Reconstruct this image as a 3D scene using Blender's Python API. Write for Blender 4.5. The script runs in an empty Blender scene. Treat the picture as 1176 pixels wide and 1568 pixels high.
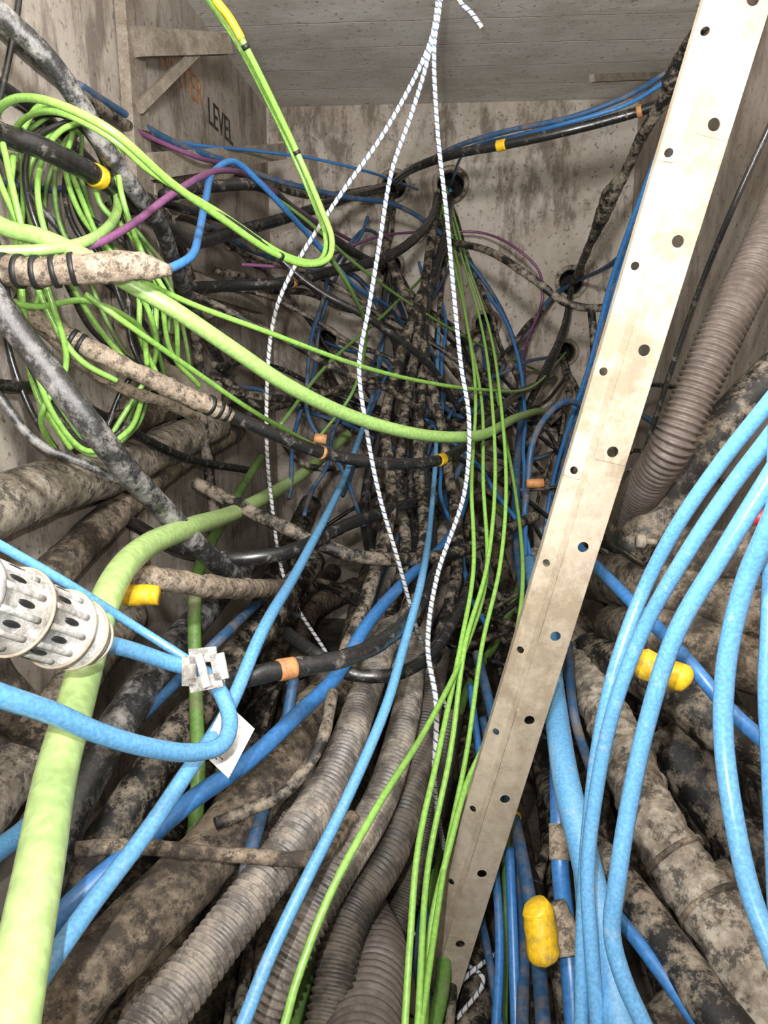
import bpy, bmesh, math, random
from mathutils import Vector, Matrix, noise
random.seed(7)
S=bpy.context.scene
S.view_settings.view_transform='Standard'
# ------------------------------------------------------------------ vault dimensions (metres)
XL,XR,YB,YF,ZC=-0.87,0.91,3.9,-0.9,2.63
CAMP=Vector((0,0,1.5)); F=1134.0; CX,CY=588.0,784.0
pitch=math.radians(-12.7); yaw=math.radians(4.3)
fwd=Vector((-math.sin(yaw)*math.cos(pitch),math.cos(yaw)*math.cos(pitch),math.sin(pitch)))
rgt=Vector((math.cos(yaw),math.sin(yaw),0)); upv=rgt.cross(fwd)
def P(u,v,d,m=0.02):
    """survey helper: bearing + distance from the tripod -> point in the vault, kept inside its walls"""
    r=fwd+rgt*((u-CX)/F)+upv*((CY-v)/F)
    lim=d
    for ax,lo,hi in ((0,XL+m,XR-m),(1,-9,YB-m),(2,m,ZC-m)):
        c=r[ax]
        if c>1e-6: lim=min(lim,(hi-CAMP[ax])/c)
        elif c<-1e-6: lim=min(lim,(lo-CAMP[ax])/c)
    return CAMP+r*lim
cam=bpy.data.cameras.new('camera'); co=bpy.data.objects.new('camera',cam); S.collection.objects.link(co)
cam.sensor_fit='VERTICAL'; cam.sensor_height=36; cam.lens=36*F/1568; cam.clip_start=0.02
co.location=CAMP; co.rotation_euler=fwd.to_track_quat('-Z','Y').to_euler(); S.camera=co

# ------------------------------------------------------------------ materials
def newmat(n):
    m=bpy.data.materials.new(n); m.use_nodes=True; nt=m.node_tree
    return m,nt,nt.nodes['Principled BSDF']
def N(nt,t,**k):
    n=nt.nodes.new(t)
    for a,b in k.items():
        if a in n.inputs: n.inputs[a].default_value=b
        else: setattr(n,a,b)
    return n
def ramp(nt,fac,stops):
    r=nt.nodes.new('ShaderNodeValToRGB'); e=r.color_ramp.elements
    while len(e)<len(stops): e.new(0.5)
    for i,(p,c) in enumerate(stops):
        e[i].position=p; e[i].color=(c[0],c[1],c[2],1) if hasattr(c,'__len__') else (c,c,c,1)
    nt.links.new(fac,r.inputs[0]); return r.outputs[0]
def mix(nt,f,a,b,mode='MIX'):
    n=nt.nodes.new('ShaderNodeMix'); n.data_type='RGBA'; n.blend_type=mode
    for s,x in ((0,f),(6,a),(7,b)):
        if hasattr(x,'is_linked'): nt.links.new(x,n.inputs[s])
        elif s==0: n.inputs[0].default_value=x
        else: n.inputs[s].default_value=(x[0],x[1],x[2],1)
    return n.outputs[2]
def cablemat(n,col,dirt=(0.16,0.125,0.09),amt=0.3,rough=0.4,scale=14,bump=0.15,col2=None,spec=0.5,speck=0.0,soft=.05):
    m,nt,b=newmat(n); tc=N(nt,'ShaderNodeTexCoord')
    n1=N(nt,'ShaderNodeTexNoise',Scale=scale,Detail=12.0,Roughness=0.78); nt.links.new(tc.outputs['Object'],n1.inputs['Vector'])
    n2=N(nt,'ShaderNodeTexNoise',Scale=scale*9,Detail=4.0); nt.links.new(tc.outputs['Object'],n2.inputs['Vector'])
    t=0.68-0.36*amt
    f=ramp(nt,n1.outputs[0],[(max(0,t-soft),0.0),(t+soft+.02,1.0)])
    c2=col2 or tuple(x*0.75 for x in col)
    base=mix(nt,ramp(nt,n2.outputs[0],[(0.38,0.0),(0.62,1.0)]),col,c2)
    fm=N(nt,'ShaderNodeMath',operation='MULTIPLY'); nt.links.new(f,fm.inputs[0]); fm.inputs[1].default_value=min(1,0.55+amt*0.7)
    c=mix(nt,fm.outputs[0],base,dirt)
    if speck:
        n3=N(nt,'ShaderNodeTexNoise',Scale=scale*3.3,Detail=8.0,Roughness=0.85); nt.links.new(tc.outputs['Object'],n3.inputs['Vector'])
        c=mix(nt,ramp(nt,n3.outputs[0],[(0.50,0.0),(0.56,speck)]),c,(0.025,0.02,0.016))
    nt.links.new(c,b.inputs['Base Color'])
    rr=N(nt,'ShaderNodeMapRange'); nt.links.new(f,rr.inputs[0]); rr.inputs[3].default_value=rough; rr.inputs[4].default_value=0.85
    nt.links.new(rr.outputs[0],b.inputs['Roughness']); b.inputs['Specular IOR Level'].default_value=spec
    bp=N(nt,'ShaderNodeBump',Strength=bump,Distance=0.005); nt.links.new(n1.outputs[0],bp.inputs['Height']); nt.links.new(bp.outputs[0],b.inputs['Normal'])
    return m
M={}
M['green']=cablemat('green_jacket',(0.25,0.50,0.09),amt=0.16,rough=0.28,spec=.8)
M['greend']=cablemat('green_jacket_dusty',(0.12,0.25,0.05),amt=0.35,rough=0.45)
M['greenp']=cablemat('green_jacket_pale',(0.33,0.54,0.16),dirt=(.3,.33,.2),amt=0.10,rough=0.32,spec=.7)
M['greenw']=cablemat('green_jacket_lime',(0.42,0.60,0.22),dirt=(.30,.33,.18),amt=0.22,rough=0.3,scale=9,spec=.8)
M['blue']=cablemat('blue_jacket',(0.045,0.19,0.48),amt=0.18,rough=0.28,spec=.7)
M['blued']=cablemat('blue_jacket_dusty',(0.03,0.10,0.22),amt=0.42,rough=0.45)
M['bluel']=cablemat('light_blue_jacket',(0.13,0.37,0.66),dirt=(0.34,0.42,0.48),amt=0.18,rough=0.2,scale=26,spec=1.0)
M['purple']=cablemat('purple_jacket',(0.20,0.07,0.17),amt=0.2,rough=0.4)
M['black']=cablemat('black_jacket',(0.009,0.009,0.010),dirt=(0.20,0.175,0.145),amt=0.26,rough=0.26,scale=24,col2=(0.02,0.02,0.02),spec=.8,soft=.04)
M['blackd']=cablemat('black_jacket_muddy',(0.014,0.013,0.012),dirt=(0.30,0.25,0.19),amt=0.44,rough=0.4,scale=20,bump=0.5,soft=.05)
M['grayb']=cablemat('black_scuffed_jacket',(0.016,0.016,0.018),dirt=(0.33,0.32,0.305),amt=0.40,rough=0.26,scale=16,bump=0.4,col2=(.035,.035,.035),soft=.06,spec=.8)
M['mud']=cablemat('muddy_conduit',(0.35,0.28,0.205),dirt=(0.045,0.036,0.028),amt=0.54,rough=0.65,scale=8,bump=1.0,col2=(0.20,0.155,0.11),speck=.85,soft=.06)
M['mudl']=cablemat('dried_mud_conduit',(0.45,0.40,0.33),dirt=(0.13,0.105,0.08),amt=0.44,rough=0.7,scale=8,bump=1.0,col2=(0.28,0.235,0.18),speck=.8,soft=.06)
M['corr']=cablemat('corrugated_grey',(0.15,0.133,0.12),dirt=(0.38,0.33,0.27),amt=0.45,rough=0.4,scale=9,bump=0.2,speck=.55,soft=.07,spec=.7)
M['corrb']=cablemat('corrugated_brown',(0.13,0.103,0.088),dirt=(0.06,0.045,0.035),amt=0.48,rough=0.5,scale=9,bump=0.2,soft=.08)
M['corrd']=cablemat('corrugated_dark',(0.05,0.044,0.038),dirt=(0.16,0.13,0.10),amt=0.42,rough=0.45,scale=9,bump=0.2,soft=.07)
M['beige']=cablemat('beige_wrap',(0.46,0.37,0.28),dirt=(0.16,0.12,0.085),amt=0.42,rough=0.6,scale=18,bump=0.9,speck=.75,soft=.06)
M['yellow']=cablemat('yellow_tape',(0.80,0.50,0.02),amt=0.25,rough=0.4)
M['orange']=cablemat('orange_tape',(0.55,0.25,0.09),amt=0.38,rough=0.5)
M['btape']=cablemat('black_tape',(0.015,0.015,0.015),amt=0.1,rough=0.5)
M['white']=cablemat('grey_white_plastic',(0.66,0.65,0.62),dirt=(0.20,0.175,0.14),amt=0.40,rough=0.3,scale=14,bump=0.5,speck=.4,soft=.06,spec=.8)
M['paper']=cablemat('paper',(0.75,0.74,0.71),dirt=(0.4,0.36,0.3),amt=0.1,rough=0.7)
M['red']=cablemat('red_plastic',(0.6,0.03,0.03),amt=0.1)
M['gals']=cablemat('galvanised_steel',(0.50,0.435,0.34),dirt=(0.29,0.235,0.165),amt=0.55,rough=0.42,scale=6,bump=0.2,col2=(0.43,0.37,0.285),soft=.06,speck=.12)
M['gals'].node_tree.nodes['Principled BSDF'].inputs['Metallic'].default_value=0.2
M['rust']=cablemat('weathered_steel',(0.33,0.29,0.235),dirt=(0.13,0.095,0.065),amt=0.45,rough=0.7,scale=18,bump=0.4,soft=.1)
M['dark']=cablemat('duct_interior',(0.02,0.018,0.016),amt=0.1,rough=0.9)
# rope
m,nt,b=newmat('rope_blue_white'); tc=N(nt,'ShaderNodeTexCoord'); sx=N(nt,'ShaderNodeSeparateXYZ'); nt.links.new(tc.outputs['UV'],sx.inputs[0])
a=N(nt,'ShaderNodeMath',operation='MULTIPLY'); nt.links.new(sx.outputs[1],a.inputs[0]); a.inputs[1].default_value=55.0
s2=N(nt,'ShaderNodeMath',operation='ADD'); nt.links.new(a.outputs[0],s2.inputs[0]); nt.links.new(sx.outputs[0],s2.inputs[1])
fr=N(nt,'ShaderNodeMath',operation='FRACT'); nt.links.new(s2.outputs[0],fr.inputs[0])
nt.links.new(ramp(nt,fr.outputs[0],[(0.0,(0.58,0.56,0.52)),(0.44,(0.58,0.56,0.52)),(0.52,(0.02,0.03,0.06)),(0.62,(0.05,0.14,0.36)),(0.76,(0.58,0.56,0.52))]),b.inputs['Base Color'])
b.inputs['Roughness'].default_value=0.8; M['rope']=m
def concrete(n,light,dark,stain,board=None,vert=False,stn=0.8,sth=0.5,lw=.03):
    m,nt,b=newmat(n); tc=N(nt,'ShaderNodeTexCoord'); O=tc.outputs['Object']
    n1=N(nt,'ShaderNodeTexNoise',Scale=2.6,Detail=12.0,Roughness=0.75); nt.links.new(O,n1.inputs['Vector'])
    mp=N(nt,'ShaderNodeMapping'); nt.links.new(O,mp.inputs[0]); mp.inputs['Scale'].default_value=(3,3,1.1) if vert else (1,2.2,2)
    n2=N(nt,'ShaderNodeTexNoise',Scale=2.6,Detail=10.0,Roughness=0.72); nt.links.new(mp.outputs[0],n2.inputs['Vector'])
    n3=N(nt,'ShaderNodeTexNoise',Scale=55.0,Detail=5.0); nt.links.new(O,n3.inputs['Vector'])
    c=mix(nt,ramp(nt,n1.outputs[0],[(0.40,0.0),(0.58,1.0)]),dark,light)
    c=mix(nt,ramp(nt,n2.outputs[0],[(sth,0.0),(sth+.10,stn)]),c,stain)
    c=mix(nt,ramp(nt,n3.outputs[0],[(0.30,0.8),(0.40,0.0)]),c,tuple(x*0.35 for x in dark))
    h=n2.outputs[0]
    if board:
        ax,pitchm=board; sx=N(nt,'ShaderNodeSeparateXYZ'); nt.links.new(O,sx.inputs[0])
        wob=N(nt,'ShaderNodeTexNoise',Scale=1.5,Detail=6.0,Roughness=.7); nt.links.new(O,wob.inputs['Vector'])
        q=N(nt,'ShaderNodeMath',operation='MULTIPLY_ADD'); nt.links.new(wob.outputs[0],q.inputs[0]); q.inputs[1].default_value=0.05; nt.links.new(sx.outputs[ax],q.inputs[2])
        d=N(nt,'ShaderNodeMath',operation='DIVIDE'); nt.links.new(q.outputs[0],d.inputs[0]); d.inputs[1].default_value=pitchm
        fr=N(nt,'ShaderNodeMath',operation='FRACT'); nt.links.new(d.outputs[0],fr.inputs[0])
        fl=N(nt,'ShaderNodeMath',operation='FLOOR'); nt.links.new(d.outputs[0],fl.inputs[0])
        wn=N(nt,'ShaderNodeTexWhiteNoise',noise_dimensions='1D'); nt.links.new(fl.outputs[0],wn.inputs['W'])
        c=mix(nt,ramp(nt,wn.outputs[0],[(0,0.0),(1,0.35)]),c,dark)
        line=ramp(nt,fr.outputs[0],[(0.0,1.0),(lw,0.0),(1-lw*.5,0.0),(1.0,1.0)])
        lm=N(nt,'ShaderNodeMath',operation='MULTIPLY'); nt.links.new(line,lm.inputs[0]); nt.links.new(ramp(nt,n1.outputs[0],[(.38,.15),(.6,.9)]),lm.inputs[1])
        c=mix(nt,lm.outputs[0],c,tuple(x*0.4 for x in dark))
        hh=N(nt,'ShaderNodeMath',operation='SUBTRACT'); nt.links.new(n2.outputs[0],hh.inputs[0]); nt.links.new(lm.outputs[0],hh.inputs[1]); h=hh.outputs[0]
    nt.links.new(c,b.inputs['Base Color']); b.inputs['Roughness'].default_value=0.9
    bp=N(nt,'ShaderNodeBump',Strength=0.5,Distance=0.008); nt.links.new(h,bp.inputs['Height']); nt.links.new(bp.outputs[0],b.inputs['Normal'])
    return m
M['ceil']=concrete('board_formed_ceiling',(0.76,0.74,0.70),(0.58,0.55,0.50),(0.80,0.78,0.75),board=(1,0.23),lw=.03)
M['wback']=concrete('back_wall_concrete',(0.54,0.49,0.43),(0.38,0.325,0.265),(0.15,0.115,0.09),vert=True,sth=.50)
M['wside']=concrete('side_wall_concrete',(0.47,0.42,0.365),(0.31,0.265,0.22),(0.14,0.11,0.09),vert=True,stn=.75,sth=.51)
M['wright']=concrete('right_wall_concrete',(0.52,0.45,0.39),(0.38,0.315,0.26),(0.25,0.19,0.15),vert=True,stn=.6)
M['floor']=concrete('muddy_floor',(0.16,0.13,0.10),(0.08,0.065,0.05),(0.04,0.032,0.025))

# ------------------------------------------------------------------ mesh helpers
def mkobj(name,bm,mat,parent=None,smooth=True):
    me=bpy.data.meshes.new(name); bm.to_mesh(me); bm.free()
    o=bpy.data.objects.new(name,me); S.collection.objects.link(o)
    for x in (mat if isinstance(mat,list) else [mat]): me.materials.append(x)
    if smooth:
        for p in me.polygons: p.use_smooth=True
    if parent: o.parent=parent
    return o
def box(name,lo,hi,mat,parent=None):
    bm=bmesh.new(); bmesh.ops.create_cube(bm,size=1)
    for v in bm.verts: v.co=Vector([(lo[i]+hi[i])/2+v.co[i]*(hi[i]-lo[i]) for i in range(3)])
    return mkobj(name,bm,mat,parent,False)
def spline(pts,step):
    if len(pts)==2:
        a,b=pts; n=max(2,int((b[0]-a[0]).length/step)); return [(a[0].lerp(b[0],i/n),a[1]+(b[1]-a[1])*i/n) for i in range(n+1)]
    q=[(pts[0][0]*2-pts[1][0],pts[0][1])]+pts+[(pts[-1][0]*2-pts[-2][0],pts[-1][1])]
    out=[]
    for i in range(1,len(q)-2):
        p0,p1,p2,p3=[q[i+k][0] for k in (-1,0,1,2)]
        def tj(a,b): return max(1e-4,(a-b).length**0.5)
        t0=0;t1=tj(p0,p1);t2=t1+tj(p1,p2);t3=t2+tj(p2,p3)
        n=max(2,int((p2-p1).length/step))
        for k in range(n):
            t=t1+(t2-t1)*k/n
            A1=p0*((t1-t)/(t1-t0))+p1*((t-t0)/(t1-t0)); A2=p1*((t2-t)/(t2-t1))+p2*((t-t1)/(t2-t1)); A3=p2*((t3-t)/(t3-t2))+p3*((t-t2)/(t3-t2))
            B1=A1*((t2-t)/(t2-t0))+A2*((t-t0)/(t2-t0)); B2=A2*((t3-t)/(t3-t1))+A3*((t-t1)/(t3-t1))
            C=B1*((t2-t)/(t2-t1))+B2*((t-t1)/(t2-t1)); s=q[i][1]+(q[i+1][1]-q[i][1])*k/n
            out.append((C,s))
    out.append(pts[-1]); return out
def sweep(bm,path,R,seg=12,corr=None,rough=0,lobes=0,cap=True,seed=0):
    n=len(path); L=0; rings=[]; uvl=bm.loops.layers.uv.verify(); Ls=[]
    T=(path[1][0]-path[0][0]).normalized(); nn=T.orthogonal().normalized()
    for i,(p,s) in enumerate(path):
        t=(path[min(i+1,n-1)][0]-path[max(i-1,0)][0])
        t=t.normalized() if t.length>1e-9 else T
        nn=(nn-t*nn.dot(t)); nn=nn.normalized() if nn.length>1e-6 else t.orthogonal().normalized()
        bb=t.cross(nn); T=t
        if i: L+=(p-path[i-1][0]).length
        Ls.append(L); r0=R*s
        if corr: r0*=1+corr*9*math.cos(2*math.pi*L/corr)
        ring=[]
        for k in range(seg):
            th=2*math.pi*k/seg; r=r0
            if lobes: r*=1+0.16*math.cos(lobes*th+2*math.pi*L*55)
            d=nn*math.cos(th)+bb*math.sin(th)
            if rough: r*=1+rough*noise.noise((p+d*R)*28+Vector((seed,0,0)))+rough*0.6*noise.noise((p+d*R)*75)
            ring.append(bm.verts.new(p+d*r))
        rings.append(ring)
    for i in range(n-1):
        for k in range(seg):
            k2=(k+1)%seg
            f=bm.faces.new((rings[i][k],rings[i][k2],rings[i+1][k2],rings[i+1][k]))
            for l,(uu,vv) in zip(f.loops,((k/seg,Ls[i]),((k+1)/seg,Ls[i]),((k+1)/seg,Ls[i+1]),(k/seg,Ls[i+1]))): l[uvl].uv=(uu,vv)
    if cap:
        bm.faces.new(list(reversed(rings[0]))); bm.faces.new(rings[-1])
def proj(p):
    r=p-CAMP; z=r.dot(fwd); return (CX+F*r.dot(rgt)/z, CY-F*r.dot(upv)/z)
def cable(name,mat,D,pts,corr=None,rough=0,lobes=0,bands=(),seg=None,wob=0.0,ext=True,world=False):
    R=D/2000.0
    w=[]
    for p in pts:
        s=p[3] if len(p)>3 else 1.0
        w.append(((Vector(p[:3]) if world else P(p[0],p[1],p[2],R*s+0.006)),s))
    if ext and not world:
        def edge(p): return p[0]<8 or p[0]>1168 or p[1]<8 or p[1]>1558
        def ex(a,b):
            d=(a-b).normalized()*0.35; q=a+d
            q.x=min(max(q.x,XL+R+.006),XR-R-.006); q.z=min(max(q.z,R+.006),ZC-R-.006); q.y=min(q.y,YB-R-.01)
            return q
        if edge(pts[0]): w.insert(0,(ex(w[0][0],w[1][0]),w[0][1]))
        if edge(pts[-1]): w.append((ex(w[-1][0],w[-2][0]),w[-1][1]))
    step=(corr/5.0 if corr else max(0.006,min(0.02,R*1.0)))
    if lobes: step=0.0025
    if bands or (rough>.1 and D<60): step=0.004
    path=spline(w,step)
    if wob:
        sd=random.random()*50
        path=[(p+noise.noise_vector(p*3.5+Vector((sd,sd,0)))*wob,s) for p,s in path]
    seg=seg or (28 if D>50 else 16 if D>18 else 10)
    bm=bmesh.new(); sweep(bm,path,R,seg,corr,rough,lobes,seed=len(bpy.data.objects))
    o=mkobj(name,bm,M[mat])
    for (bu,bv,bl,bmat) in bands:
        best=min(range(len(path)),key=lambda i:(proj(path[i][0])[0]-bu)**2+(proj(path[i][0])[1]-bv)**2 if (path[i][0]-CAMP).dot(fwd)>0.05 else 1e9)
        k=max(1,int(bl/2000.0/step)); seglist=path[max(0,best-k):best+k+1]
        if len(seglist)<2: continue
        b2=bmesh.new(); sweep(b2,[(p,s) for p,s in seglist],R*1.10+0.0008+rough*.03*R,seg,rough=0.05)
        mkobj('tape_band',b2,M[bmat],o)
    return o
def beam(bm,a,b,w,h,up=Vector((0,0,1)),taper=1.0):
    t=(b-a).normalized(); s=t.cross(up).normalized(); u=s.cross(t)
    vs=[]
    for p,k in ((a,1.0),(b,taper)):
        for i,j in ((-1,-1),(1,-1),(1,1),(-1,1)): vs.append(bm.verts.new(p+s*i*w/2+u*j*h/2*k))
    for f in ((3,2,1,0),(4,5,6,7),(0,1,5,4),(1,2,6,5),(2,3,7,6),(3,0,4,7)): bm.faces.new([vs[i] for i in f])

# ------------------------------------------------------------------ room shell
T=0.25
box('floor',(XL-T,YF-T,-T),(XR+T,YB+T,0),M['floor'])
box('ceiling',(XL-T,YF-T,ZC),(XR+T,YB+T,ZC+T),M['ceil'])
box('wall_left',(XL-T,YF-T,0),(XL,YB+T,ZC),M['wside'])
box('wall_right',(XR,YF-T,0),(XR+T,YB+T,ZC),M['wright'])
box('wall_front',(XL,YF-T,0),(XR,YF,ZC),M['wside'])
wb=box('wall_back',(XL,YB,0),(XR,YB+T,ZC),M['wback'])
ducts=[(690,283,.066),(603,285,.060),(875,432,.06),(745,497,.055),(597,408,.055),(866,540,.05),(690,640,.055),(850,640,.055),(500,520,.05)]
bmc=bmesh.new(); centres=[]
for u,v,r in ducts:
    c=P(u,v,9,0.0); centres.append((c,r))
    bmesh.ops.create_cone(bmc,cap_ends=True,segments=28,radius1=r,radius2=r,depth=0.4,matrix=Matrix.Translation((c.x,YB,c.z))@Matrix.Rotation(math.pi/2,4,'X'))
cut=mkobj('cut',bmc,M['dark'],None,False)
md=wb.modifiers.new('b','BOOLEAN'); md.object=cut; md.operation='DIFFERENCE'; md.solver='EXACT'
dg=bpy.context.evaluated_depsgraph_get(); me2=bpy.data.meshes.new_from_object(wb.evaluated_get(dg)); wb.modifiers.clear(); wb.data=me2
bpy.data.objects.remove(cut)
me2.materials.clear(); me2.materials.append(M['wback']); me2.materials.append(M['dark'])
for p in me2.polygons:
    p.material_index=1 if (p.center.y>YB+0.01 and p.center.y<YB+T-0.01) else 0
for ci,(c,r) in enumerate(centres):
    bm=bmesh.new(); prof=[(r*0.98,0.05),(r*0.98,0.0),(r*1.03,-0.012),(r*1.15,-0.016),(r*1.30,-0.012),(r*1.42,0.004)]; n=32; rr=[]
    for k in range(n):
        a=2*math.pi*k/n; rr.append([bm.verts.new((c.x+q*math.cos(a)*(1+.02*math.sin(3*a)),YB+y,c.z+q*math.sin(a))) for q,y in prof])
    for k in range(n):
        for j in range(len(prof)-1): bm.faces.new((rr[k][j],rr[k][j+1],rr[(k+1)%n][j+1],rr[(k+1)%n][j]))
    mkobj('duct_bellmouth',bm,M['mudl'] if ci in(0,2) else M['rust'])
def lettering(body,size,y,z,mat,name):
    tx=bpy.data.curves.new('t','FONT'); tx.body=body; tx.size=size; tx.extrude=0.0008
    to=bpy.data.objects.new('t',tx); S.collection.objects.link(to)
    dg=bpy.context.evaluated_depsgraph_get(); tm=bpy.data.meshes.new_from_object(to.evaluated_get(dg)); bpy.data.objects.remove(to)
    lt=bpy.data.objects.new(name,tm); S.collection.objects.link(lt); tm.materials.append(M[mat])
    lt.matrix_world=Matrix(((0,0,1,XL+0.002),(1,0,0,y),(0,1,0,z),(0,0,0,1)))
lettering('LEVEL',0.13,2.92,2.30,'btape','painted_level_lettering')
lettering('WATER',0.13,2.42,2.33,'orange','painted_level_lettering')

# ------------------------------------------------------------------ perforated steel upright
def strut():
    A=P(1172,-90,1.02); B=P(645,1620,1.5)
    ax=(B-A).normalized(); L=(B-A).length
    view=((A+B)/2-CAMP).normalized(); n=-(view-ax*view.dot(ax)).normalized(); w=n.cross(ax).normalized()
    if w.dot(rgt)<0: w=-w
    rot=Matrix.Rotation(math.radians(16),3,ax)
    n1=rot@n
    if n1.dot(rgt)<n.dot(rgt): rot=Matrix.Rotation(math.radians(-16),3,ax)
    n=rot@n; w=rot@w
    bm=bmesh.new()
    def strip(p0,p1,holes,r):
        p0=Vector(p0);p1=Vector(p1); e=(p1-p0); W=e.length; e.normalize(); h=r*1.9
        def q(x,s): z=p0+e*x; return bm.verts.new(A+w*z.x+n*z.y+ax*s)
        cuts=[0.0]
        for s in holes: cuts+= [s-h,s+h]
        cuts.append(L)
        for i in range(0,len(cuts)-1,2):
            if cuts[i+1]-cuts[i]>1e-5:
                bm.faces.new((q(0,cuts[i]),q(W,cuts[i]),q(W,cuts[i+1]),q(0,cuts[i+1])))
        for s in holes:
            outer=[];inner=[];m=24
            for k in range(m):
                a=2*math.pi*k/m+math.pi/m; c,sn=math.cos(a),math.sin(a); mx=max(abs(c)/(W/2),abs(sn)/h)
                outer.append(q(W/2+c/mx,s+sn/mx)); inner.append(q(W/2+c*r,s+sn*r))
            cs=[q(W,s+h),q(0,s+h),q(0,s-h),q(W,s-h)]
            for k in range(m):
                k2=(k+1)%m; bm.faces.new((outer[k],outer[k2],inner[k2],inner[k]))
            for cv in cs:
                z=sorted(outer,key=lambda v:(v.co-cv.co).length)[:2]
                try: bm.faces.new((cv,z[0],z[1]))
                except Exception: pass
    h1=[0.12+0.163*i for i in range(int((L-0.2)/0.163)+1)]
    h2=[0.075+0.163*i for i in range(int((L-0.2)/0.163)+1)]
    strip((-0.055,-0.013),(-0.030,0),h1,0.0065)
    strip((-0.030,0.0),(-0.022,0.010),[],0.005)
    strip((-0.022,0.010),(0.030,0.010),h2,0.009)
    strip((0.030,0.010),(0.036,-0.018),[],0.005)
    strip((-0.055,-0.013),(-0.055,-0.028),[],0.005)
    bmesh.ops.remove_doubles(bm,verts=bm.verts,dist=0.0004); bmesh.ops.recalc_face_normals(bm,faces=bm.faces)
    o=mkobj('perforated_steel_upright',bm,M['gals'],None,False)
    s=o.modifiers.new('s','SOLIDIFY'); s.thickness=0.003; s.offset=0
strut()

# ------------------------------------------------------------------ wall brackets
def bracket(u0,v0,u1,v1,d1,name='cable_rack_bracket'):
    bm=bmesh.new(); a=P(u0,v0,9,0.03); b=P(u1,v1,d1)
    beam(bm,a,b,0.045,0.07,taper=0.8)
    beam(bm,a+Vector((0.01,0,-0.16)),a.lerp(b,0.65)-Vector((0,0,0.02)),0.012,0.03)
    beam(bm,b,b+Vector((0,0,0.035)),0.03,0.012,up=Vector((0,1,0)))
    beam(bm,Vector((XL+.02,a.y,min(ZC-.01,a.z+.3))),Vector((XL+.02,a.y,a.z-.6)),0.03,0.06,up=Vector((0,1,0)))
    mkobj(name,bm,M['rust'],None,False)
bracket(200,65,345,68,2.35); bracket(225,255,430,232,2.9); bracket(250,420,400,470,3.0); bracket(200,560,330,600,2.4)
bm=bmesh.new(); a=P(1012,116,9,0); b=P(906,120,2.75); beam(bm,a,b,0.02,0.026); mkobj('steel_hanger_peg',bm,M['rust'],None,False)

# ------------------------------------------------------------------ cables
C=cable
C('black_feeder_cable','grayb',38,[(0,20,1.25),(60,75,1.3),(120,155,1.38),(160,225,1.45),(205,290,1.55),(245,345,1.7),(265,400,1.85),(285,450,2.1),(320,520,2.6),(360,600,3.2)],rough=.05)
C('black_feeder_cable','black',40,[(0,205,1.3),(60,225,1.35),(140,265,1.45),(195,300,1.6),(255,350,1.8),(300,370,2.1),(360,355,2.4),(450,330,2.7),(540,300,3.1),(600,285,3.95)],bands=[(150,270,26,'yellow')],rough=.05)
C('black_feeder_cable','blackd',28,[(0,40,1.9),(60,95,1.95),(130,150,2.0),(200,195,2.1),(270,225,2.3),(330,255,2.5),(385,270,2.7),(480,300,3.2),(600,283,3.95)],rough=.06)
C('black_feeder_cable','blackd',34,[(165,320,1.9),(245,325,2.0),(280,395,2.2),(300,520,2.3),(310,640,2.4),(330,800,2.4)],rough=.1)
C('black_feeder_cable','black',26,[(0,130,1.6),(80,190,1.65),(150,260,1.75),(215,320,1.85),(260,360,2.0),(300,440,2.5)],rough=.06)
C('black_feeder_cable','grayb',44,[(0,470,1.15),(60,550,1.17),(130,640,1.2),(190,715,1.28),(245,775,1.4),(330,860,1.6),(450,940,2.2)],rough=.04)
C('black_feeder_cable','black',26,[(0,590,1.5),(80,600,1.6),(180,650,1.8),(280,700,2.1),(380,720,2.6)],rough=.06)
C('taped_splice_cable','beige',34,[(20,470,1.4),(60,490,1.4),(130,530,1.42,1.1),(200,565,1.45),(250,590,1.5,1.2),(330,625,1.6,1.15),(355,638,1.62,.8)],rough=.2,bands=[(110,518,6,'btape'),(125,526,6,'btape'),(320,620,5,'btape'),(335,628,5,'btape'),(348,635,5,'btape')])
C('taped_splice_cable','beige',24,[(60,500,1.5),(130,560,1.5),(200,600,1.55),(250,615,1.6),(300,640,1.7)],rough=.2)
C('black_feeder_cable','black',30,[(340,630,1.62),(420,665,1.7),(500,695,1.8),(600,710,1.9),(680,702,2.05),(740,655,2.3),(790,605,2.8),(850,580,3.85)],bands=[(675,702,26,'yellow'),(495,690,14,'orange')],rough=.05)
C('grey_drop_cable','grayb',15,[(0,610,1.2),(60,680,1.22),(120,706,1.25),(180,735,1.3),(235,775,1.4),(300,840,1.6),(400,900,2.1)])
C('grey_drop_cable','grayb',16,[(0,230,1.5),(40,290,1.5),(90,350,1.55),(130,400,1.6),(180,450,1.7),(240,520,2.1),(300,600,2.6)])
C('muddy_conduit','mudl',115,[(0,775,1.9),(80,745,1.95),(160,725,2.05),(240,690,2.3),(330,650,2.8)],rough=.07)
C('muddy_conduit','mud',85,[(60,900,1.8),(150,810,2.1),(250,720,2.5),(360,660,3.2)],rough=.07)
C('muddy_conduit','mud',70,[(120,660,2.2),(180,650,2.4),(260,625,2.7),(400,600,3.3)],rough=.07)
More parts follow.
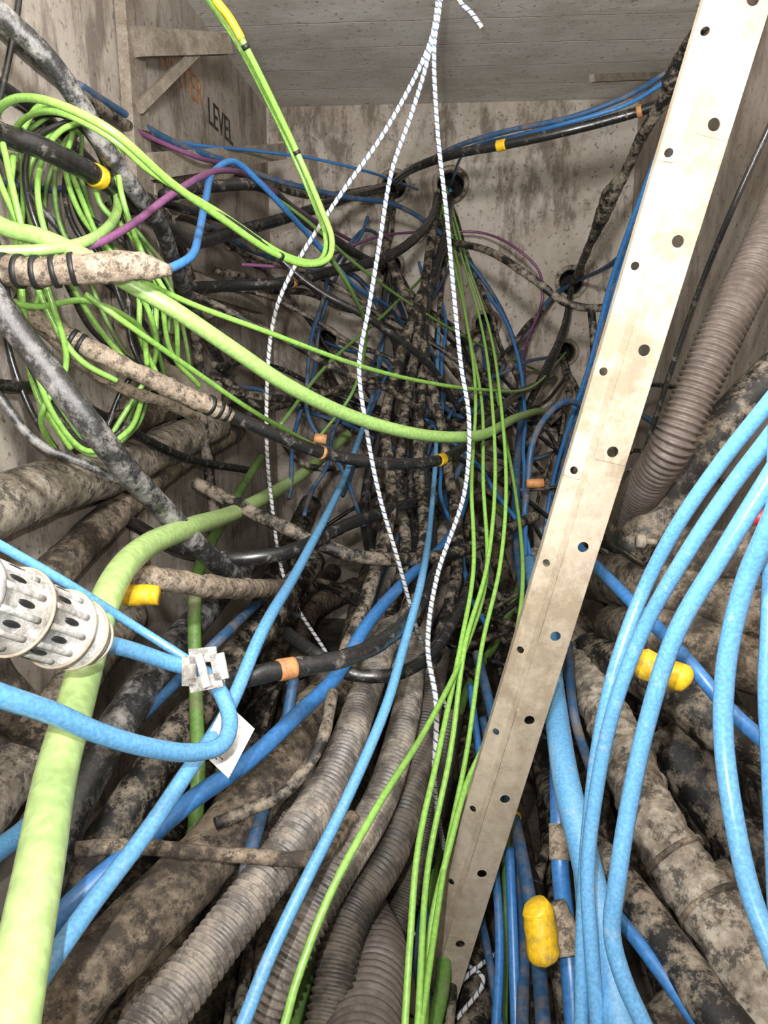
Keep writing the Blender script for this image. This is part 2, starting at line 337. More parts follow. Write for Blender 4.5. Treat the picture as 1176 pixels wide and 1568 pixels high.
# --- beige taped splice on the left
C('taped_splice_closure','beige',50,[(-20,412,1.2,1),(60,417,1.2,.95),(120,412,1.21,.95),(190,408,1.23,1.05),(230,410,1.25,.8),(262,415,1.27,.35)],rough=.16,ext=False,seg=24,
  bands=[(8,415,6,'btape'),(32,416,5,'btape'),(58,417,5,'btape'),(84,416,5,'btape'),(112,412,7,'btape')])
C('purple_drop_cable','purple',15,[(100,385,1.3),(150,372,1.33),(200,345,1.4),(260,300,1.5),(320,265,1.7),(360,262,1.9),(400,280,2.2),(470,330,2.7),(540,370,3.2)])
C('purple_drop_cable','purple',14,[(120,160,2.0),(180,185,2.0),(240,215,2.1),(300,240,2.2),(340,250,2.4)])
C('purple_drop_cable','purple',12,[(370,405,2.5),(450,408,2.6),(520,385,2.9),(590,360,3.2),(690,355,3.5),(740,357,3.5),(790,380,3.4),(825,415,3.4),(830,460,3.4),(808,520,3.5),(790,600,3.8)])
C('blue_drop_cable','blue',16,[(240,418,1.28),(262,410,1.3),(292,393,1.35),(305,355,1.45),(315,305,1.6),(328,262,1.75),(360,248,1.85),(400,282,1.95),(450,335,2.1),(500,390,2.3),(545,440,2.6),(600,475,3.1),(640,540,3.95)])
C('blue_drop_cable','blued',14,[(0,280,2.2),(80,290,2.2),(160,270,2.3)])
C('blue_drop_cable','blue',11,[(240,210,2.3),(300,222,2.35),(400,232,2.6),(480,243,2.8),(560,262,3.0),(640,290,3.7)])
C('blue_drop_cable','blued',20,[(120,130,2.0),(200,180,2.1),(260,215,2.2),(340,245,2.4),(420,275,2.6),(520,300,2.9),(620,320,3.2),(700,380,3.4),(760,460,3.5),(795,540,3.7)])
# --- green
C('green_fibre_cable','green',13,[(330,0,1.4),(352,28,1.42),(378,75,1.45),(430,180,1.55),(460,245,1.6),(492,320,1.6),(508,365,1.6),(503,395,1.58),(470,405,1.53),(420,388,1.45),(340,335,1.32),(260,278,1.2),(170,200,1.1),(90,160,1.1),(30,150,1.15),(0,165,1.2)],bands=[(352,28,80,'yellow'),(430,388,8,'btape'),(376,72,8,'btape'),(455,232,8,'btape')])
C('green_fibre_cable','green',11,[(318,0,1.45),(360,60,1.47),(420,175,1.57),(450,240,1.62),(480,310,1.65),(498,360,1.66),(490,398,1.6),(440,392,1.5),(330,322,1.35),(230,262,1.25),(175,215,1.2),(100,175,1.2),(40,180,1.3),(10,220,1.4)])
C('coil_shadow_strand','black',11,[(372,72,1.48),(425,180,1.58),(455,245,1.63),(486,315,1.66),(503,363,1.67),(498,402,1.61),(455,402,1.53),(340,330,1.36),(240,270,1.28),(172,212,1.2),(110,165,1.2)])
C('green_fibre_cable','greenp',30,[(0,345,1.27),(60,362,1.27),(120,388,1.28),(190,430,1.3),(260,470,1.33),(350,530,1.40),(440,590,1.5),(540,638,1.65),(640,665,1.8),(725,668,2.0),(790,640,2.6),(830,630,3.3),(850,640,3.95)])
C('green_fibre_cable','greenp',19,[(0,385,1.22),(70,382,1.25),(130,370,1.3),(180,320,1.5),(170,250,1.6)])
C('green_fibre_cable','green',11,[(215,430,1.3),(300,468,1.4),(400,505,1.5),(550,560,1.75),(650,585,2.0),(740,597,2.3),(815,592,3.0),(866,540,3.95)])
C('green_fibre_cable','green',11,[(130,450,1.3),(200,500,1.35),(300,570,1.5),(380,625,1.65),(440,660,1.8),(520,700,2.1),(600,720,2.8)])
strands=[
 [(0,150,1.5),(60,150,1.5),(130,180,1.5),(175,260,1.5),(200,350,1.55),(240,450,1.6),(255,540,1.65),(300,590,1.7)],
 [(20,230,1.35),(15,300,1.35),(30,420,1.35),(45,540,1.35),(85,640,1.4),(140,690,1.45),(200,660,1.5),(225,600,1.6)],
 [(150,180,1.5),(90,200,1.45),(60,260,1.4),(70,340,1.4),(110,430,1.45),(160,510,1.5),(240,590,1.6)],
 [(130,190,1.6),(70,215,1.5),(45,290,1.5),(60,420,1.5),(40,520,1.45),(60,610,1.45),(110,690,1.5)],
 [(110,200,1.55),(105,260,1.5),(125,330,1.5),(180,400,1.5),(225,470,1.55),(235,540,1.6),(200,620,1.6),(170,680,1.6)],
 [(100,220,1.55),(120,290,1.5),(150,370,1.5),(205,440,1.55),(215,520,1.55),(240,580,1.6)],
 [(30,200,1.4),(60,165,1.45),(120,170,1.5),(165,220,1.5),(185,300,1.5),(215,380,1.55),(265,470,1.6),(270,560,1.7)],
 [(140,250,1.5),(150,310,1.5),(200,360,1.55),(235,420,1.6),(240,500,1.6)],
 [(0,225,1.3),(25,330,1.3),(60,440,1.35),(120,540,1.4),(180,580,1.45)],
 [(0,260,1.3),(40,350,1.32),(85,470,1.35),(100,560,1.4),(60,640,1.4),(90,700,1.5)],
 [(0,455,1.3),(60,470,1.35),(140,460,1.4),(220,500,1.5),(230,560,1.55)],
]
for s in strands: C('green_fibre_cable','green',11.5,s,wob=.015)
for s in strands[1:8]: C('green_fibre_cable','greend',10,[(u+random.uniform(6,18),v+random.uniform(-8,14),d+.1) for u,v,d in s],wob=.03)
for s in strands[1:8]: C('coil_shadow_strand','black',12,[(u-random.uniform(4,16),v+random.uniform(-8,14),d+.05) for u,v,d in s],wob=.03)  # black strands mostly stand in for the shadows between the green coils
for pts in (
 [(672,290,3.95),(690,380,3.3),(712,480,2.8),(728,600,2.3),(722,740,1.95),(725,870,1.7),(705,990,1.5),(672,1150,1.3),(640,1300,1.15),(628,1440,1.05),(620,1568,.98)],
 [(680,290,3.95),(706,390,3.3),(735,490,2.8),(752,600,2.3),(758,740,1.95),(745,870,1.7),(712,990,1.5),(690,1150,1.35),(655,1330,1.2),(640,1568,1.0)],
 [(684,290,3.95),(715,400,3.3),(748,500,2.8),(766,610,2.3),(775,750,1.95),(765,870,1.75),(738,990,1.6),(715,1150,1.45),(685,1300,1.3),(665,1430,1.15),(645,1568,1.0)],
 [(676,295,3.95),(700,400,3.3),(716,500,2.8),(738,620,2.3),(740,740,2.0),(745,880,1.75),(710,1000,1.5),(650,1120,1.25),(575,1240,1.02),(505,1370,.92),(455,1500,.87),(436,1568,.84)]):
    C('green_fibre_cable','green',10.5,pts)
C('green_fibre_cable','green',12,[(760,600,3.0),(790,760,2.4),(800,900,1.9),(785,1000,1.7),(755,1110,1.5),(715,1200,1.4),(690,1290,1.3),(660,1420,1.2),(650,1568,1.1)])
C('green_fibre_cable','greend',12,[(395,285,2.3),(460,330,2.4),(540,400,2.6),(620,460,2.9),(720,520,3.2),(840,575,3.8)])
C('green_fibre_cable','greend',12,[(430,650,2.0),(500,560,2.4),(600,470,2.9),(660,400,3.4),(680,300,3.95)])
C('green_fibre_cable','greend',11,[(500,385,1.7),(540,450,1.9),(560,520,2.2),(540,600,2.3),(480,680,2.3)])
C('green_fibre_cable','greend',28,[(400,700,2.8),(340,800,2.0),(300,900,1.6),(300,1060,1.5),(303,1200,1.4),(290,1350,1.35),(278,1450,1.33),(268,1568,1.3)])
C('green_fibre_cable','greend',20,[(780,1180,1.7),(775,1350,1.6),(770,1568,1.5)])
C('green_duct_cable','greenw',42,[(560,640,3.6),(470,720,2.8),(370,780,2.0),(290,808,1.5),(222,838,1.25),(178,885,1.08),(148,960,.95),(118,1070,.85),(85,1190,.74),(60,1330,.64),(35,1460,.57),(15,1568,.52)])
# --- ropes
rp=[[(690,-60,1.8),(670,20,1.75),(655,75,1.75),(590,200,1.75),(510,315,1.78),(440,430,1.85),(417,500,1.9),(408,650,2.0),(415,760,2.1),(440,900,2.2),(500,1000,2.2)],
 [(672,-60,1.8),(668,20,1.75),(655,90,1.75),(630,175,1.75),(600,262,1.75),(580,380,1.75),(565,470,1.75),(550,560,1.75),(560,650,1.75),(580,755,1.75),(610,860,1.8),(650,1000,1.9),(690,1100,1.9)],
 [(680,-60,1.8),(672,20,1.75),(665,70,1.75),(670,200,1.75),(684,330,1.75),(695,450,1.75),(706,560,1.75),(718,640,1.75),(712,750,1.75),(670,880,1.65),(655,990,1.5),(668,1080,1.4),(665,1200,1.4),(680,1300,1.6)],
 [(690,-60,1.8),(705,3,1.75),(722,20,1.75),(738,42,1.75)]]
for r in rp: C('hanging_rope','rope',10.5,r,lobes=3,ext=False)
C('hanging_rope','rope',9,[(700,1560,1.5),(740,1500,1.5),(700,1470,1.55),(650,1440,1.6),(590,1400,1.6)],lobes=3,ext=False)
C('hanging_rope','rope',9,[(690,1520,1.5),(720,1490,1.5),(760,1460,1.55)],lobes=3,ext=False)
# --- upper right
C('coil_shadow_strand','blackd',36,[(1110,0,1.9),(1050,75,2.1,1.0),(1030,125,2.2,1.8),(1018,150,2.25,1.1),(985,205,2.4),(958,262,2.6),(935,298,2.7,1.8),(925,325,2.8,1.6),(905,370,3.0,.9),(880,430,3.95)],rough=.16)
C('coil_shadow_strand','black',32,[(1010,160,2.3),(960,176,2.35),(870,200,2.4),(770,222,2.5),(700,235,2.6),(640,255,2.8),(600,283,3.95)],bands=[(768,225,34,'yellow'),(980,172,20,'orange')],rough=.04)
C('blue_drop_cable','blued',18,[(1020,112,2.2),(965,145,2.3),(880,178,2.4),(780,200,2.55),(710,220,2.7),(650,250,3.0),(600,285,3.95)])
C('blue_drop_cable','blue',13,[(1020,125,2.2),(960,160,2.3),(870,188,2.4),(790,208,2.6),(720,226,2.9),(690,283,3.95)])
for i,off in enumerate((0,10,20,30,38)):
    C('blue_drop_cable','blued' if i%2 else 'blue',16,[(1125-off,0,1.6),(1098-off*.6,90,1.8),(1060-off*.5,180,2.0),(1018+off*.2,265,2.2),(985-off*.3,350,2.5),(945-off*.5,400,2.9),(880,432,3.95)] if i<2 else
      [(1095-off*.3,60,1.8),(1025-off*.2,210,2.1),(990-off*.5,330,2.3),(955-off*.5,430,2.5),(925-off*.6,560,2.7),(900-off,680,2.9),(880-off,760,3.0),(860-off,900,3.0)])
C('coil_shadow_strand','blackd',30,[(690,370,3.3),(760,390,2.9),(820,430,2.8),(870,465,2.8),(930,470,2.8),(990,440,2.8)],rough=.08)
C('coil_shadow_strand','blackd',32,[(905,470,3.0),(910,540,3.0),(900,640,3.1),(880,740,3.0)],rough=.06)
C('coil_shadow_strand','black',30,[(875,440,3.85),(865,500,3.5,1.2),(840,560,3.3,1.4),(810,620,3.2),(795,700,3.1),(780,800,3.0)],rough=.12)
C('coil_shadow_strand','black',38,[(285,442,2.2),(360,437,2.4),(440,432,2.5),(510,415,2.7),(590,395,2.9),(650,350,3.2),(675,300,3.95)],bands=[(447,432,20,'orange')],rough=.08)
C('coil_shadow_strand','black',36,[(250,300,2.0),(330,285,2.2),(400,285,2.3),(450,325,2.5),(530,380,2.7),(590,410,3.95)],rough=.06)
C('coil_shadow_strand','blackd',28,[(350,600,2.3),(440,610,2.5),(540,590,2.8),(640,560,3.3),(740,500,3.95)],rough=.06)
C('coil_shadow_strand','blackd',28,[(370,640,2.5),(470,610,2.7),(600,590,3.0),(720,620,3.4),(850,640,3.95)],rough=.06)
for k,(a,bb) in enumerate([((670,300),(610,720)),((665,340),(630,760)),((655,410),(640,700)),((597,408),(650,720)),((675,330),(590,640)),((690,300),(560,760)),((600,300),(690,740))]):
    C('coil_shadow_strand','black' if k%2 else 'blackd',38,[(a[0],a[1],3.95),(a[0]-10,a[1]+70,3.2),((a[0]+bb[0])/2,(a[1]+bb[1])/2,2.9),(bb[0],bb[1],2.6),(bb[0]+10,bb[1]+120,2.3),(bb[0]-30,bb[1]+280,1.9),(bb[0]-90,bb[1]+430,1.7)],rough=.1)
for k,pts in enumerate([
 [(700,360,3.8),(735,440,3.5),(785,520,3.3),(800,620,3.0),(798,720,2.7),(800,850,2.3),(830,1000,1.9),(850,1100,1.6)],
 [(660,420,3.8),(655,520,3.4),(680,620,3.1),(640,720,2.8),(600,850,2.4),(560,960,2.0)],
 [(597,408,3.95),(560,350,3.2),(510,410,2.9),(480,520,2.7),(470,620,2.6),(520,720,2.5),(560,800,2.4)],
 [(500,520,3.95),(600,560,3.3),(650,640,3.0),(720,700,2.8),(790,790,2.5),(830,900,2.2)],
 [(600,470,3.6),(560,560,3.2),(500,690,2.6),(470,800,2.3)],
 [(866,540,3.95),(800,560,3.3),(720,600,3.1),(660,700,2.8),(640,800,2.5),(620,900,2.2)],
 [(640,400,3.7),(680,480,3.4),(680,560,3.2),(670,690,2.9),(690,800,2.6),(740,950,2.1)],
 [(560,330,3.2),(520,420,3.0),(490,520,2.9),(460,640,2.7),(440,760,2.5)],
 [(690,400,3.6),(640,500,3.2),(560,640,2.8),(520,760,2.5)]]):
    C('blue_drop_cable','blued' if k%3 else 'blue',15,pts,wob=.03)
# dark, sagging cables crossing the vault from the rack arms to the far ducts (world metres)
for i in range(15):
    k=random.choice(['blackd','black','blackd','blued','blackd','black'])
    y0=random.uniform(2.2,3.4); z0=random.uniform(1.3,1.95); c=random.choice(centres)[0]; xm=random.uniform(-.3,.4)
    x0=XL+.05 if i%4 else XR-.05
    if x0>0: z0=random.uniform(1.0,1.35)
    C({'blued':'blue_drop_cable'}.get(k,'coil_shadow_strand'),k,random.uniform(14,32),
      [(x0,y0-.5,z0+.02),(x0*.9,y0,z0),((x0+xm)/2,y0+.2,z0-random.uniform(.1,.35)),(xm,3.2,1.2+random.uniform(-.2,.3)),((xm+c.x)/2,3.6,(1.2+c.z)/2),(c.x,3.95,c.z)],world=True,rough=.07 if 'black' in k else 0,wob=.05)
C('blue_drop_cable','blued',22,[(800,820,2.5),(808,740,2.5),(815,680,2.5),(835,640,2.55),(865,615,2.6),(895,628,2.7),(900,670,2.8),(890,760,2.9)])
C('blue_drop_cable','blued',30,[(800,540,3.7),(798,640,3.1),(790,740,2.7),(795,860,2.4),(820,1000,2.0)])
C('yellow_duct_plug','orange',30,[(806,740,2.4),(832,740,2.4)],ext=False,rough=.1)
C('yellow_duct_plug','orange',24,[(482,670,1.75),(500,673,1.75)],ext=False,rough=.1)
# --- conduits on right wall
C('corrugated_conduit','corrb',76,[(1200,310,1.45),(1160,400,1.42),(1110,500,1.4),(1065,600,1.4),(1030,680,1.42),(998,730,1.5),(960,790,1.7)],corr=.012)
C('muddy_conduit','blackd',84,[(1210,540,1.6),(1130,625,1.6),(1070,700,1.6),(1020,770,1.6),(960,850,1.6)],rough=.07)
C('black_feeder_cable','black',12,[(1176,200,1.35),(1130,300,1.4),(1080,420,1.5),(1030,560,1.6),(985,700,1.7)])
C('muddy_conduit','mud',105,[(1230,800,1.5),(1120,850,1.5),(1000,830,1.7),(900,800,2.2)],rough=.08)
C('muddy_conduit','mud',120,[(1230,960,1.5),(1130,930,1.5),(1020,900,1.6),(900,880,2.0)],rough=.1)
C('muddy_conduit','mud',110,[(1240,1050,1.4),(1150,1020,1.45),(1050,980,1.5),(940,960,1.8)],rough=.1)
C('muddy_conduit','blackd',100,[(1200,1180,1.4),(1100,1110,1.4),(1020,1050,1.5),(900,1000,1.8)],rough=.1)
C('muddy_conduit','mudl',95,[(820,860,2.4),(900,1040,1.7),(960,1160,1.4),(1005,1270,1.22),(1060,1350,1.15),(1120,1440,1.08),(1170,1568,1.0)],rough=.15,bands=[(1035,1310,8,'mud'),(1085,1390,8,'mud')])
C('muddy_conduit','blackd',60,[(840,1200,1.7),(900,1290,1.25),(965,1370,1.12),(1030,1460,1.02),(1110,1568,.92)],rough=.05)
C('muddy_conduit','blackd',110,[(1020,1120,1.6),(1100,1240,1.5),(1190,1330,1.4)],rough=.1)
C('muddy_conduit','mud',90,[(1050,1400,1.4),(1120,1350,1.45),(1200,1300,1.45)],rough=.1)
C('muddy_conduit','mudl',90,[(1000,1600,1.15),(1080,1540,1.2),(1190,1500,1.2)],rough=.15)
C('ground_rod_clamp','rust',26,[(975,828,1.5),(985,829,1.5,1.2),(990,829,1.5,.5),(1005,830,1.5,.5)],ext=False)
C('red_conduit_plug','red',30,[(1150,790,1.4),(1185,795,1.4)],ext=False)
# --- light blue near cables
nb=[
 (19,[(1176,618,.85),(1110,700,.9),(1040,800,.95),(985,905,1.0),(943,1020,1.0),(918,1130,1.0),(902,1260,1.0),(893,1400,.98),(890,1568,.95)]),
 (19,[(1176,672,.82),(1120,745,.86),(1050,850,.9),(985,965,.95),(940,1085,.97),(915,1200,.98),(900,1330,.97),(905,1450,.95),(915,1568,.93)]),
 (21,[(1176,735,.8),(1105,850,.83),(1035,970,.86),(990,1110,.88),(962,1240,.88),(945,1350,.87),(937,1430,.87),(955,1500,.86),(985,1568,.85)]),
 (21,[(1176,810,.75),(1140,895,.78),(1113,1010,.8),(1108,1130,.8),(1125,1260,.78),(1150,1370,.76),(1180,1450,.74)]),
 (16,[(1176,960,.8),(1172,1060,.8),(1176,1150,.8)])]
for D,p in nb: C('light_blue_fibre_cable','bluel',D,p)
C('blue_drop_cable','blue',22,[(850,800,1.9),(960,915,1.3),(1010,965,1.2),(1060,1020,1.1),(1120,1090,1.05),(1176,1140,1.0)])
C('yellow_duct_plug','yellow',44,[(975,1012,1.08,.7),(985,1016,1.08,1),(1020,1030,1.07,1),(1050,1038,1.06,.9),(1054,1040,1.06,.6)],ext=False,rough=.12)
C('yellow_duct_plug','yellow',48,[(820,1385,1.12,.8),(824,1395,1.12,1),(828,1430,1.11,1),(832,1462,1.1,1),(834,1468,1.1,.8)],ext=False,rough=.14)
C('taped_splice_cable','beige',46,[(845,1385,1.15),(858,1420,1.14),(868,1465,1.12)],ext=False,rough=.2)
for D,mt,p in [
 (44,'bluel',[(810,860,2.2),(835,960,1.6),(850,1080,1.4),(868,1200,1.2),(895,1310,1.1),(920,1420,1.02),(950,1568,.92)]),
 (30,'blue',[(850,960,1.7),(852,1100,1.5),(855,1230,1.3),(858,1330,1.25),(870,1450,1.15),(880,1568,1.1)]),
 (26,'bluel',[(860,1100,1.4),(880,1250,1.2),(895,1380,1.1),(900,1480,1.05),(905,1568,1.0)]),
 (26,'blued',[(730,1000,2.0),(760,1120,1.8),(785,1240,1.6),(810,1370,1.4),(825,1480,1.3),(832,1568,1.2)]),
 (18,'blue',[(720,1050,1.9),(740,1200,1.7),(760,1350,1.5),(765,1460,1.4),(760,1568,1.3)]),
 (20,'blued',[(870,985,1.7),(880,1100,1.5),(905,1180,1.5)]),
 (20,'blue',[(780,1300,1.5),(785,1420,1.4),(790,1568,1.3)]),
 (20,'blue',[(860,1200,1.4),(880,1290,1.2),(930,1380,1.1),(990,1460,1.02),(1060,1555,.95),(1120,1640,.9)]),
 (16,'blued',[(720,1340,1.7),(742,1430,1.5),(765,1568,1.3)]),
 (22,'blued',[(800,1568,1.25),(800,1400,1.5),(770,1250,1.7),(740,1100,1.9)])]:
    C('blue_drop_cable',mt,D,p,bands=[(855,1290,60,'beige')] if D==30 else [(790,1250,10,'yellow')] if (D==26 and mt=='blued') else [])
# --- lower left
C('blue_drop_cable','bluel',12,[(0,835,.85),(100,892,.9),(200,955,.98),(300,1018,1.0)])
C('blue_drop_cable','bluel',20,[(145,982,.82),(200,995,.88),(260,1015,.93),(315,1032,.95),(340,1065,.93),(352,1105,.9),(340,1140,.86),(300,1152,.82),(230,1145,.76),(150,1122,.70),(80,1092,.65),(0,1065,.6)])
C('blue_drop_cable','bluel',20,[(597,408,3.9),(580,560,3.3),(540,700,2.4),(460,865,1.5),(400,970,1.15),(345,1095,1.0),(285,1185,.9),(220,1280,.82),(140,1385,.74),(60,1500,.66),(20,1568,.62)])
C('blue_drop_cable','blue',29,[(720,740,2.9),(690,820,2.4),(620,890,1.9),(560,960,1.6),(515,1035,1.45),(450,1100,1.3),(380,1165,1.2),(290,1228,1.1),(200,1305,1.0),(130,1365,.95),(75,1420,.92),(0,1490,.9)])
C('blue_drop_cable','bluel',17,[(690,290,3.9),(672,500,3.4),(668,680,2.7),(660,790,2.2),(645,890,1.6),(618,990,1.35),(590,1085,1.2),(530,1225,1.05),(470,1345,.95),(415,1460,.88),(372,1568,.82)])
C('blue_drop_cable','blued',22,[(420,900,2.2),(330,985,1.5),(270,1045,1.5),(215,1100,1.5)])
C('blue_drop_cable','blued',22,[(450,1040,1.5),(430,1150,1.4),(400,1250,1.2),(380,1320,1.12),(350,1450,1.1)])
C('blue_drop_cable','bluel',34,[(0,1300,1.1),(30,1278,1.15),(70,1240,1.25),(110,1180,1.6)])
bm=bmesh.new()
for (a,b) in (((290,1005),(332,1001)),((332,1001),(340,1040)),((340,1040),(290,1050)),((290,1050),(290,1005))):
    beam(bm,P(a[0],a[1],.92),P(b[0],b[1],.92),.018,.004,up=fwd)
beam(bm,P(304,1002,.905),P(318,1052,.895),.009,.005,up=fwd)
mkobj('steel_cable_clamp',bm,M['white'],None,False)
bm=bmesh.new(); q=[P(345,1074,.97),P(390,1116,.97),P(350,1192,.95),P(306,1150,.95)]
nrm=(q[1]-q[0]).cross(q[3]-q[0]).normalized()*0.0006
va=[bm.verts.new(x+nrm) for x in q]+[bm.verts.new(x-nrm) for x in q]
for f in ((0,1,2,3),(7,6,5,4),(0,4,5,1),(1,5,6,2),(2,6,7,3),(3,7,4,0)): bm.faces.new([va[i] for i in f])
tag=mkobj('paper_cable_tag',bm,M['paper'],None,False)
bm=bmesh.new()
for i in range(3):
    t=.74+.07*i; a=q[0].lerp(q[3],t).lerp(q[1].lerp(q[2],t),.2)-fwd*.002; b=q[0].lerp(q[3],t).lerp(q[1].lerp(q[2],t),.5+.15*(i%2))-fwd*.002
    beam(bm,a,b,.0008,.0006,up=fwd)
mkobj('printed_lines',bm,M['btape'],tag,False)
def closure():
    A=P(-70,903,.60); B=P(156,986,.80); ax=(B-A).normalized(); L=(B-A).length
    prof=[(0,.040),(.02,.042),(.05,.042),(.06,.038),(.30,.0375),(.31,.042),(.34,.0425),(.36,.042),(.37,.037),(.62,.0355),(.63,.040),(.66,.0405),(.68,.039),(.70,.034),(.74,.034),(.76,.037),(.79,.037),(.81,.034),(.84,.033),(.87,.027),(.92,.022),(.97,.015),(1,.012)]
    e=bpy.data.objects.new('slotted_splice_closure',None); S.collection.objects.link(e)
    bm=bmesh.new(); n=ax.orthogonal().normalized(); b=ax.cross(n); rr=[]
    K=48
    for s,r in prof: rr.append([bm.verts.new(A+ax*L*s+(n*math.cos(2*math.pi*k/K)+b*math.sin(2*math.pi*k/K))*r*.93) for k in range(K)])
    for i in range(len(prof)-1):
        for k in range(K): bm.faces.new((rr[i][k],rr[i][(k+1)%K],rr[i+1][(k+1)%K],rr[i+1][k]))
    bm.faces.new(rr[-1]); bm.faces.new(rr[0][::-1]); mkobj('body',bm,M['white'],e,True)
    # raised rounded ribs and dark slots between them
    bm=bmesh.new(); bs=bmesh.new()
    for lo,hi,r in ((.06,.30,.0350),(.37,.62,.0340)):
        for k in range(11):
            a=2*math.pi*k/11; d=n*math.cos(a)+b*math.sin(a)
            sweep(bm,[(A+ax*L*(lo+(hi-lo)*t/6)+d*r,1.0) for t in range(7)],.0032,8)
            a=2*math.pi*(k+.5)/11; d=n*math.cos(a)+b*math.sin(a); o=.05*((k*5)%3)/2; hl=lo+.04+o
            sweep(bs,[(A+ax*L*(hl+.10*t/8)+d*(r-.0014),math.sin(math.pi*(t+.6)/9.2)**.4) for t in range(9)],.0036,10)
    mkobj('ribs',bm,M['white'],e); mkobj('slots',bs,M['btape'],e)
    bm=bmesh.new()
    for s,r in ((.335,.0405),(.65,.0385),(.775,.0355),(.89,.026)):
        p=[(A+ax*L*s+(n*math.cos(2*math.pi*k/40)+b*math.sin(2*math.pi*k/40))*r,1.0) for k in range(41)]; sweep(bm,p,.0018,6,cap=False)
    mkobj('hoops',bm,M['gals'],e)
closure()
C('yellow_duct_plug','yellow',34,[(185,912,1.2,.8),(192,912,1.2,1),(225,912,1.2,1),(243,912,1.2,.9)],ext=False,rough=.15)
C('taped_splice_cable','beige',44,[(170,885,1.3),(220,885,1.3),(262,890,1.35),(340,900,1.5),(440,900,2.1)],ext=False,rough=.2)
C('coil_shadow_strand','black',30,[(335,1048,1.08),(360,1042,1.1),(400,1032,1.12),(450,1022,1.15),(520,1010,1.2),(580,985,1.3),(640,930,1.6),(680,840,2.3)],bands=[(437,1025,28,'orange')],rough=.1)
C('coil_shadow_strand','black',28,[(440,970,1.6),(490,1005,1.5),(530,1030,1.5),(590,1035,1.5),(650,1010,1.6),(700,940,1.8),(730,860,2.3)],rough=.1)
C('coil_shadow_strand','black',34,[(200,800,1.9),(300,850,1.7),(420,850,1.7),(540,800,2.0),(660,760,2.6)],rough=.08)
C('coil_shadow_strand','blackd',36,[(300,740,2.0),(420,800,1.9),(540,850,1.9),(680,850,2.1),(820,790,2.5)],rough=.08)
C('coil_shadow_strand','blackd',20,[(330,1262,1.1),(370,1245,1.12),(440,1210,1.15),(490,1140,1.2),(510,1060,1.3)],rough=.12)
C('muddy_root_stick','mud',21,[(115,1302,.98),(200,1296,1.0),(300,1305,1.03),(400,1312,1.05),(485,1312,1.08),(540,1250,1.2)],rough=.2)
C('muddy_conduit','mud',95,[(640,900,2.4),(560,1000,1.9),(480,1090,1.6),(400,1210,1.3),(300,1330,1.12),(190,1440,1.0),(60,1568,.92)],rough=.07)
C('muddy_conduit','blackd',78,[(480,860,2.4),(400,960,1.9),(320,1060,1.65),(240,1170,1.45),(180,1260,1.35),(100,1380,1.25),(0,1500,1.2)],rough=.08)
C('muddy_conduit','grayb',72,[(380,860,2.3),(300,950,1.8),(215,1060,1.5),(150,1160,1.35),(100,1260,1.25),(70,1340,1.2),(20,1450,1.15)],rough=.05)
C('muddy_conduit','mud',92,[(0,1060,1.5),(80,1140,1.5),(130,1260,1.5),(100,1400,1.4)],rough=.08)
C('muddy_conduit','mudl',100,[(0,1210,1.5),(60,1130,1.7),(120,1040,2.0),(200,940,2.4)],rough=.08)
C('muddy_conduit','mud',82,[(420,1180,1.5),(330,1300,1.35),(270,1400,1.3),(220,1568,1.2)],rough=.08)
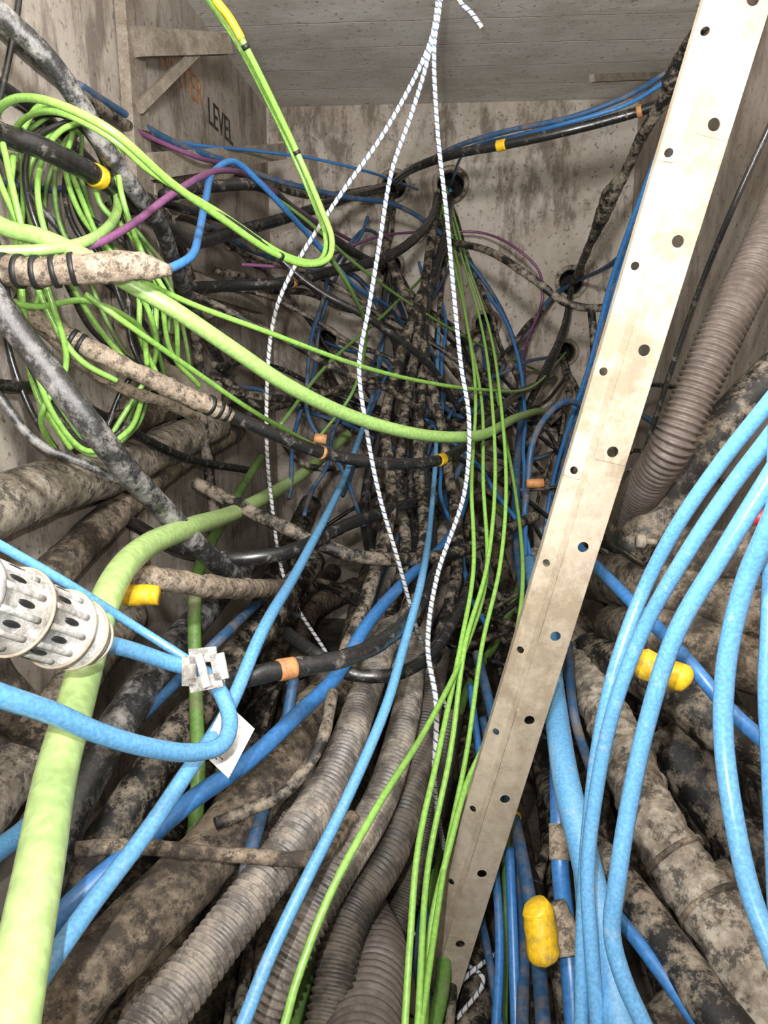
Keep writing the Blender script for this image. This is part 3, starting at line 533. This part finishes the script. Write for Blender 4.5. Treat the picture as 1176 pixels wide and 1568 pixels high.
for mt,D,p in [
 ('corr',62,[(690,800,3.0),(640,890,2.4),(600,960,2.0),(560,1060,1.6),(510,1190,1.3),(440,1300,1.12),(350,1420,1.0),(235,1568,.88)]),
 ('corr',58,[(690,880,2.6),(640,970,2.0),(620,1100,1.6),(580,1230,1.35),(500,1360,1.15),(440,1470,1.08),(390,1568,1.05)]),
 ('corrd',62,[(670,1000,2.0),(640,1160,1.6),(600,1300,1.35),(530,1420,1.2),(500,1568,1.1)]),
 ('corr',55,[(600,860,2.6),(540,1000,2.0),(480,1120,1.6),(440,1230,1.45),(390,1330,1.35),(320,1450,1.25)]),
 ('corrd',60,[(690,1100,1.9),(660,1250,1.65),(610,1400,1.5),(560,1520,1.4),(540,1568,1.35)]),
 ('corrb',104,[(540,1380,1.5),(575,1470,1.3),(560,1568,1.12)]),
 ('corrd',60,[(760,1100,2.0),(730,1250,1.8),(700,1400,1.7),(680,1568,1.55)]) ]:
    C('corrugated_conduit',mt,D,p,corr=.0115 if D<100 else .020)
# --- conduits lying along the vault floor (world metres)
for i in range(13):
    x=-.75+i*.125; z=.06+random.uniform(0,.12)
    k=random.choice(['mud','blackd','blackd','mud'])
    C('muddy_conduit',k,random.uniform(70,110),[(x*.9,3.8,.5+random.uniform(-.3,.2)),(x+random.uniform(-.1,.1),3.1,z+.2),(x,2.3,z),(x+random.uniform(-.06,.06),1.4,z),(x,.5,z),(x,-.5,z)],world=True,rough=.08)
low=[c for c,r in centres if c.z<1.75]
for i in range(20):
    k=random.choice(['blued','blued','greend','black','blackd','blackd','blackd'])
    x0=random.uniform(-.6,.7); x1=random.uniform(-.75,.8); c=random.choice(low)
    C({'blued':'blue_drop_cable','greend':'green_fibre_cable','black':'coil_shadow_strand','blackd':'coil_shadow_strand'}[k],k,random.uniform(14,34),
      [(c.x,3.95,c.z),(c.x*.9+x0*.1,3.5,c.z-.2),(x0,2.8,random.uniform(.5,.9)),(x1,2.1,random.uniform(.25,.6)),(x1*.9,1.2,random.uniform(.22,.35)),(x1,.2,.25)],world=True,rough=.05 if 'black' in k else 0,wob=.04)

# ------------------------------------------------------------------ lights
def light(n,t,loc,e,col=(1,1,1),size=.1,rot=None):
    l=bpy.data.lights.new(n,t); l.energy=e; l.color=col
    if t=='AREA': l.size=size
    else: l.shadow_soft_size=size
    o=bpy.data.objects.new(n,l); S.collection.objects.link(o); o.location=loc
    if rot: o.rotation_euler=rot
light('phone_flash','POINT',CAMP+rgt*-.05+upv*.06-fwd*.02,54,(1,.99,.98),.005)
light('fill_light','AREA',(0.0,.25,2.0),56,(1,.98,.95),.15,(math.radians(108),0,0))  # added out-of-view fill to brighten ceiling and back wall, not a vault fixture
w=bpy.data.worlds.new('world'); S.world=w; w.use_nodes=True; w.node_tree.nodes['Background'].inputs[0].default_value=(.03,.03,.03,1)
